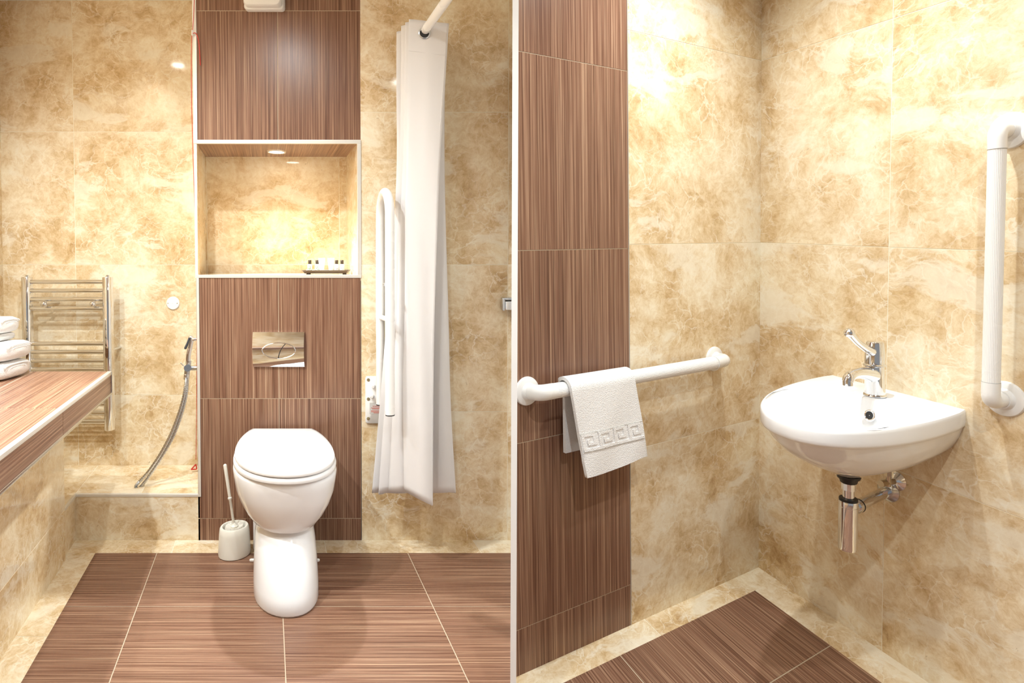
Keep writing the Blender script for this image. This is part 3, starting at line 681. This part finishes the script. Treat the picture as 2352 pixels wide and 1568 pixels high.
# ------------------------------------------------------------------ right room: grab rails
def flange(bm, o, n, R): lathe(bm, [(R, 0), (R, .004), (R*.96, .008), (R*.80, .0105), (R*.62, .011), (R*.56, .014), (R*.52, .022)], o, n, 36)
def ribbed(bm, p0, p1, r):
    ax = (p1-p0).normalized(); x = ax.orthogonal().normalized(); y = ax.cross(x); N_ = 72
    rr = lambda p: vring(bm, [p+(x*math.cos(2*pi*k/N_)+y*math.sin(2*pi*k/N_))*(r-.0005*(k % 2)) for k in range(N_)])
    loft(bm, [rr(p0), rr(p1)])
tw_t = thing('horizontal_grab_rail', 'white horizontal grab rail across the striped and marble wall holding a towel', 'grab rail', RA(.66, 0, .81))
NS, HA = .060, .812
ea, eb = (.262, 0, .805), (1.066, 0, .800)
c0, c1 = RA(.300, NS, HA-.002), RA(1.056, NS, HA-.006)
q0, q1 = RA(.345, NS, HA-.002), RA(1.020, NS, HA-.006)
for e_ in (ea, eb):
    bm = NBM(); flange(bm, RA(*e_), NA, .042 if e_ is ea else .040); finish('flange', bm, 'plastic', tw_t)
bm = NBM(); tube(bm, fillet([RA(.264, .012, .805), RA(.272, .05, HA-.002), q0], .038, 10), .0215, 28); finish('elbow', bm, 'plastic', tw_t)
bm = NBM(); tube(bm, fillet([RA(1.064, .012, .80), RA(1.064, NS, HA-.006), q1], .040, 10), .0215, 28); finish('elbow', bm, 'plastic', tw_t)
bm = NBM(); ribbed(bm, q0, q1, .0207); finish('ribbed_tube', bm, 'plastic', tw_t, smooth=False)
vr = thing('vertical_grab_rail', 'white vertical grab rail on the marble wall right of the basin', 'grab rail', RB(.75, 0, .84))
NV = .064
f_t, f_b = (.748, 0, 1.486), (.754, 0, .840)
for e_ in (f_t, f_b):
    bm = NBM(); flange(bm, RB(*e_), NB, .043); finish('flange', bm, 'plastic', vr)
qt, qb = RB(.759, NV, 1.440), RB(.760, NV, .888)
bm = NBM(); tube(bm, fillet([RB(.750, .012, 1.486), RB(.758, NV, 1.486), qt], .040, 10), .0180, 28); finish('elbow', bm, 'plastic', vr)
bm = NBM(); tube(bm, fillet([RB(.755, .012, .840), RB(.760, NV, .840), qb], .040, 10), .0180, 28); finish('elbow', bm, 'plastic', vr)
bm = NBM(); ribbed(bm, qt, qb, .0172); finish('ribbed_tube', bm, 'plastic', vr, smooth=False)
for p, a_ in ((qt, UU), (qb, UU)):
    bm = NBM(); tube(bm, [p-a_*.0008, p+a_*.0008], .0178, 28); finish('joint_line', bm, simple('joint_grey', (.3, .3, .28), .5) if 'joint_grey' not in bpy.data.materials else bpy.data.materials['joint_grey'], vr)

# ------------------------------------------------------------------ towel on the rail
tr2 = thing('hanging_towel', 'white towel with Greek key border draped over the horizontal rail', 'towel', RA(.86, NS, .58))
TH2 = .010
def tprof(v_, off):                          # v 0..1 from back hem over the rail to front hem
    R_t = .026+off; hc = HA-.004
    Lb, Lf = .192, .232; La = pi*R_t; tot = Lb+La+Lf; s_ = v_*tot
    if s_ < Lb: return (NS-R_t, hc-Lb+s_)
    if s_ < Lb+La: q = (s_-Lb)/R_t; return (NS-R_t*math.cos(q), hc+R_t*math.sin(q))
    x = s_-Lb-La; return (NS+R_t+.012*(x/Lf), hc-x)
def tpt(u, v_, off):
    n, h = tprof(v_, off); front = max(0, (v_-.42)/.58)
    s0, s1 = .742, .985                      # right and left edge along the wall
    s_ = s1+(s0-s1)*u
    drop = (HA-h) if v_ > .5 else 0
    s_ -= .17*max(0, drop)*1.0
    if v_ < .42: s_ -= .026*min(1, (.42-v_)/.1)            # back half is a little wider to the left
    n += .0022*math.sin(u*9+v_*14)*front+ .003*math.sin(u*4.2)*front
    h -= front*(.010*(1-u)**2+.004*math.sin(u*5)) if v_ > .9 else 0
    return RA(s_, n, h)
def clothgrid(bm, u0, u1, v0, v1, nu, nv, off0, off1, mat=0):
    A_ = [[bm.verts.new(tpt(u0+(u1-u0)*i/nu, v0+(v1-v0)*j/nv, off1)) for i in range(nu+1)] for j in range(nv+1)]
    B_ = [[bm.verts.new(tpt(u0+(u1-u0)*i/nu, v0+(v1-v0)*j/nv, off0)) for i in range(nu+1)] for j in range(nv+1)]
    for j in range(nv):
        for i in range(nu):
            bm.faces.new([A_[j][i], A_[j][i+1], A_[j+1][i+1], A_[j+1][i]]).material_index = mat
            bm.faces.new([B_[j][i], B_[j+1][i], B_[j+1][i+1], B_[j][i+1]]).material_index = mat
    for j in range(nv):
        for i in (0, nu): bm.faces.new([A_[j][i], A_[j+1][i], B_[j+1][i], B_[j][i]]).material_index = mat
    for i in range(nu):
        for j in (0, nv): bm.faces.new([A_[j][i], B_[j][i], B_[j][i+1], A_[j][i+1]]).material_index = mat
bm = NBM(); clothgrid(bm, 0, 1, 0, 1, 26, 60, -.003, .007); es = [e for e in bm.edges if e.calc_face_angle(0) > 1.2]
bmesh.ops.bevel(bm, geom=es, offset=.003, segments=2, affect='EDGES'); finish('cloth', bm, 'terry', tr2, ang=85)
bm = NBM(); clothgrid(bm, .10, .98, .62, .985, 16, 20, -.012, -.004); finish('inner_layer', bm, 'terry', tr2, ang=85)
# Greek key border: sunk lines drawn as slim strips, raised meander between
vb = lambda hh: tuple()
def fv(drop):                                 # v of a point 'drop' below the rail on the front
    R_t = .033; tot = .192+pi*R_t+.232; return (.192+pi*R_t+drop)/tot
bm = NBM()
def strip(u0, u1, d0, d1, off=.0088):
    clothgrid(bm, u0, u1, fv(d0), fv(d1), max(1, int((u1-u0)*24)), 2, off-.004, off)
B0, B1 = .122, .172
strip(0.004, .996, B0-.002, B0-.0005, .0078); strip(.004, .996, B1+.0005, B1+.002, .0078)
finish('border_line', bm, 'terry_dip', tr2, smooth=False)
bm = NBM(); nk = 4; kw = .97/nk; t1 = (B1-B0)/5
for k in range(nk):
    u = .015+k*kw; x = lambda f_: u+kw*f_
    strip(x(0), x(.82), B0+.001, B0+.001+t1*.8); strip(x(.66), x(.82), B0+.001, B0+t1*3.3); strip(x(.30), x(.82), B0+t1*2.6, B0+t1*3.4)
    strip(x(.30), x(.46), B0+t1*1.8, B0+t1*3.4); strip(x(0), x(.15), B0+.001, B1-.001); strip(x(0), x(1), B1-t1*.85, B1-.001)
finish('greek_key_border', bm, 'terry', tr2, smooth=False)

# ------------------------------------------------------------------ wall basin
ba = thing('wall_basin', 'small white wall-hung hand basin in the marble corner', 'basin', RW(0, .475, .60))
HB, AC, BC = .785, .24, .478
def outl(sc_, h, n=56, sb=1.0):
    """D outline; scaled about (AC,BC) but always reaching the wall at a=0"""
    pts_ = []
    for k in range(n):
        t2 = k/(n-1)*pi                      # from right back corner round the front to left back corner
        c_, s_ = math.cos(t2), math.sin(t2)
        a = .08+(.465)*s_**.92 if s_ > 0 else .08
        b = .196*math.copysign(abs(c_)**.86, c_)
        pts_.append((a, b))
    pts_ = [(0.0, .190)]+[(.04, .1955)]+pts_+[(.04, -.1955)]+[(0.0, -.190)]
    out = []
    for a, b in pts_:
        ac = AC-.03*(1-sc_); a2 = max(0.0, ac+(a-AC)*sc_) if a > .001 else 0.0; b -= .010*a/.5*sc_*(-1 if b < 0 else 1)*-1*0
        out.append(RW(a2, BC+b*(sb if sb != 1 else sc_), h))
    return out
bm = NBM()
lev = [(.10, .588), (.24, .600), (.42, .626), (.60, .650), (.76, .680), (.875, .712), (.935, .736), (.955, .741), (.985, .744), (.995, .749), (1.0, .756), (1.0, .776), (.992, .7835), (.975, .787), (.95, .787)]
rings = [vring(bm, outl(s_, h_, sb=s_**(.46+.6*(1-s_)))) for s_, h_ in lev]
# inner bowl rings, same vertex count
def inner(f_, h, ca=.335, ra=.175, rb=.155):
    n = 60; out = []
    for k in range(n):
        if k < 2 or k > 57:
            sgn = 1 if k < 2 else -1; kk = k if k < 2 else 59-k
            ang = -.95+.45*kk; 
        # distribute the angle from -80deg (back) round the front
        t2 = -pi*.5+2*pi*(k+.5)/n
        a = ca+ra*f_*math.sin(t2)*1.0; b = rb*f_*math.cos(t2)
        out.append((a, b, t2))
    return [RW(a, BC+b, h) for a, b, _ in out]
def inner2(f_, h, ca=.335):
    ob = outl(1, h); out = []
    for k, p in enumerate(ob):
        u = k/59; t2 = -pi*.5+2*pi*u*.985+.024
        out.append(RW(ca+.190*f_*(-math.cos(2*pi*u)) if False else ca+.178*f_*math.sin(t2), BC+.160*f_*math.cos(t2), h))
    return out
# match ordering: outline starts right back (b=+) goes round front to left back (b=-); inner starts at the back too
def inner3(f_, h, ca=.325, da=0):
    out = []
    for k in range(60):
        u = (k+.5)/60; th = 2*pi*u            # 0 = back centre, pi/2 = right, pi = front
        out.append(RW(ca+da-.185*f_*math.cos(th), BC+.165*f_*math.sin(th), h))
    return out
for f_, h_, da in ((1.0, .786, 0), (.975, .783, 0), (.95, .772, 0), (.91, .75, 0), (.82, .71, 0), (.66, .675, -.01), (.42, .655, -.02), (.16, .648, -.03), (.1, .640, -.03)):
    rings.append(vring(bm, inner3(f_, h_, da=da)))
loft(bm, rings[:15], False); loft(bm, rings[14:], False)
bm.faces.new(rings[-1]); bm.faces.new(rings[0]); finish('basin_body', bm, 'ceramic', ba, ang=60)
oc = RW(.178, .507, .750); on = (EA*.8+UU*.55).normalized()
bm = NBM(); torus(bm, oc, EB, (UU-EA*.45).normalized(), .013, .003, 0, 28, 8); finish('overflow_ring', bm, 'chrome', ba)
bm = NBM(); lathe(bm, [(.0115, .0006), (.001, .0012)], oc, EB.cross((UU-EA*.45)), 24, cap=False); finish('overflow_hole', bm, 'hole', ba)
bm = NBM(); lathe(bm, [(.024, 0), (.024, .003), (.018, .004), (.001, .003)], RW(.295, BC, .649), UU, 28, cap=False); finish('waste_grid', bm, 'chrome', ba)
bm = NBM(); p = RB(.545, .13, .602); lathe(bm, [(.012, 0), (.012, .010), (.010, .012)], p-UU*.006, UU, 18); finish('fixing_nut', bm, 'plastic', ba)
# tap
TP = RW(.105, .482, .7875); EAh = (EA-UU*EA.dot(UU)).normalized()
tp = thing('basin_tap', 'chrome lever mixer tap on the back of the wall basin', 'tap', TP)
bm = NBM(); lathe(bm, [(.0265, 0), (.0275, .002), (.0265, .006), (.023, .009)], TP, UU, 32); finish('base_ring', bm, 'chrome', tp)
bm = NBM(); rg = []
for h_, r_, sh in ((.006, .0250, 0), (.025, .0238, .001), (.045, .0232, .003), (.06, .0230, .004), (.075, .0225, .004), (.084, .0222, .004)):
    rg.append((TP+UU*h_+EAh*sh, r_))
tube(bm, [p for p, _ in rg], [r_ for _, r_ in rg], 32); finish('tap_body', bm, 'chrome', tp)
bm = NBM(); sp = smoothpath([TP+UU*.055, TP+UU*.066+EAh*.035, TP+UU*.074+EAh*.075, TP+UU*.076+EAh*.115, TP+UU*.070+EAh*.136, TP+UU*.060+EAh*.142], 5)
tube(bm, sp, [.022-.0085*min(1, i/14) for i in range(len(sp))], 24); spo = finish('spout', bm, 'chrome', tp)
bm = NBM(); lathe(bm, [(.0115, .005), (.0120, 0), (.0120, -.012), (.009, -.0125)], TP+UU*.062+EAh*.142, UU, 24); finish('aerator', bm, 'chrome', spo)
bm = NBM(); lathe(bm, [(.0240, .084), (.0275, .086), (.0275, .088), (.0240, .091)], TP+EAh*.004, UU, 32); finish('collar', bm, 'chrome', tp)
bm = NBM(); lathe(bm, [(.0232, .090), (.0236, .098), (.0228, .125), (.0205, .148), (.0185, .152), (.001, .1535)], TP+EAh*.004, UU, 32, cap=False); hd = finish('cartridge_cap', bm, 'chrome', tp)
bm = NBM(); lv = smoothpath([TP+UU*.125+EAh*.018, TP+UU*.140+EAh*.055, TP+UU*.160+EAh*.095, TP+UU*.180+EAh*.125, TP+UU*.190+EAh*.138], 5)
tube(bm, lv, [.0135-.0045*math.sin(pi*i/20) for i in range(len(lv))], 18, round_ends=True); finish('lever', bm, 'chrome', tp)
# trap
TR = RB(.524, .215, .586)
tt_ = thing('bottle_trap', 'chrome bottle trap with waste pipe under the wall basin', 'trap', TR-UU*.22)
bm = NBM(); lathe(bm, [(.029, .002), (.027, -.006), (.022, -.010), (.020, -.018)], TR, UU, 32); finish('rubber_washer', bm, 'black', tt_)
bm = NBM(); lathe(bm, [(.0175, -.020), (.0175, -.038)], TR, UU, 12); finish('lock_nut', bm, 'chrome', tt_, ang=20)
bm = NBM(); lathe(bm, [(.0140, -.012), (.0140, -.076)], TR, UU, 28); finish('tail_pipe', bm, 'chrome', tt_)
bm = NBM(); lathe(bm, [(.0215, -.062), (.0225, -.065), (.0215, -.069)], TR, UU, 32); finish('seal', bm, 'black', tt_)
bm = NBM(); lathe(bm, [(.0222, -.069), (.0228, -.071), (.0228, -.083), (.0222, -.0835), (.0222, -.085), (.0228, -.0855), (.0228, -.199), (.0215, -.205), (.015, -.208)], TR, UU, 36); finish('bottle', bm, 'chrome', tt_)
wp = RB(.474, 0, .492); o0 = TR-UU*.097
dirp = (wp-o0).normalized()
bm = NBM(); tube(bm, [o0+dirp*.02, wp], .0150, 24); finish('waste_pipe', bm, 'chrome', tt_)
bm = NBM(); tube(bm, [o0+dirp*.035, o0+dirp*.05], .0185, 24); finish('union_nut', bm, 'chrome', tt_)
bm = NBM(); tube(bm, [o0+dirp*.050, o0+dirp*.053], .0192, 24); finish('rubber_ring', bm, 'black', tt_)
bm = NBM(); lathe(bm, [(.032, 0), (.032, .003), (.022, .010), (.016, .012)], wp, NB, 32); finish('wall_rose', bm, 'steel', tt_)
vv_ = RB(.497, .0, .530)
va = thing('angle_valve', 'small metal angle valve on the wall behind the bottle trap', 'valve', vv_)
bm = NBM(); lathe(bm, [(.027, 0), (.027, .002), (.010, .011), (.009, .013)], vv_, NB, 32); finish('wall_rose', bm, 'chrome', va)
bm = NBM(); tube(bm, [vv_+NB*.010, vv_+NB*.045], .008, 16); tube(bm, [vv_+NB*.036-UU*.010, vv_+NB*.036+UU*.02], .0085, 16); finish('valve_body', bm, 'brass', va)
bm = NBM(); tube(bm, [vv_+NB*.045, vv_+NB*.062], .0095, 18); finish('handwheel', bm, 'brass', va)
bm = NBM(); tube(bm, [vv_+NB*.036+UU*.018, vv_+NB*.036+UU*.034], .0095, 6); finish('compression_nut', bm, 'brass', va, smooth=False)
bm = NBM(); tube(bm, [vv_+NB*.036+UU*.030, vv_+NB*.050+UU*.085], .005, 12); finish('supply_pipe', bm, 'steel', va)
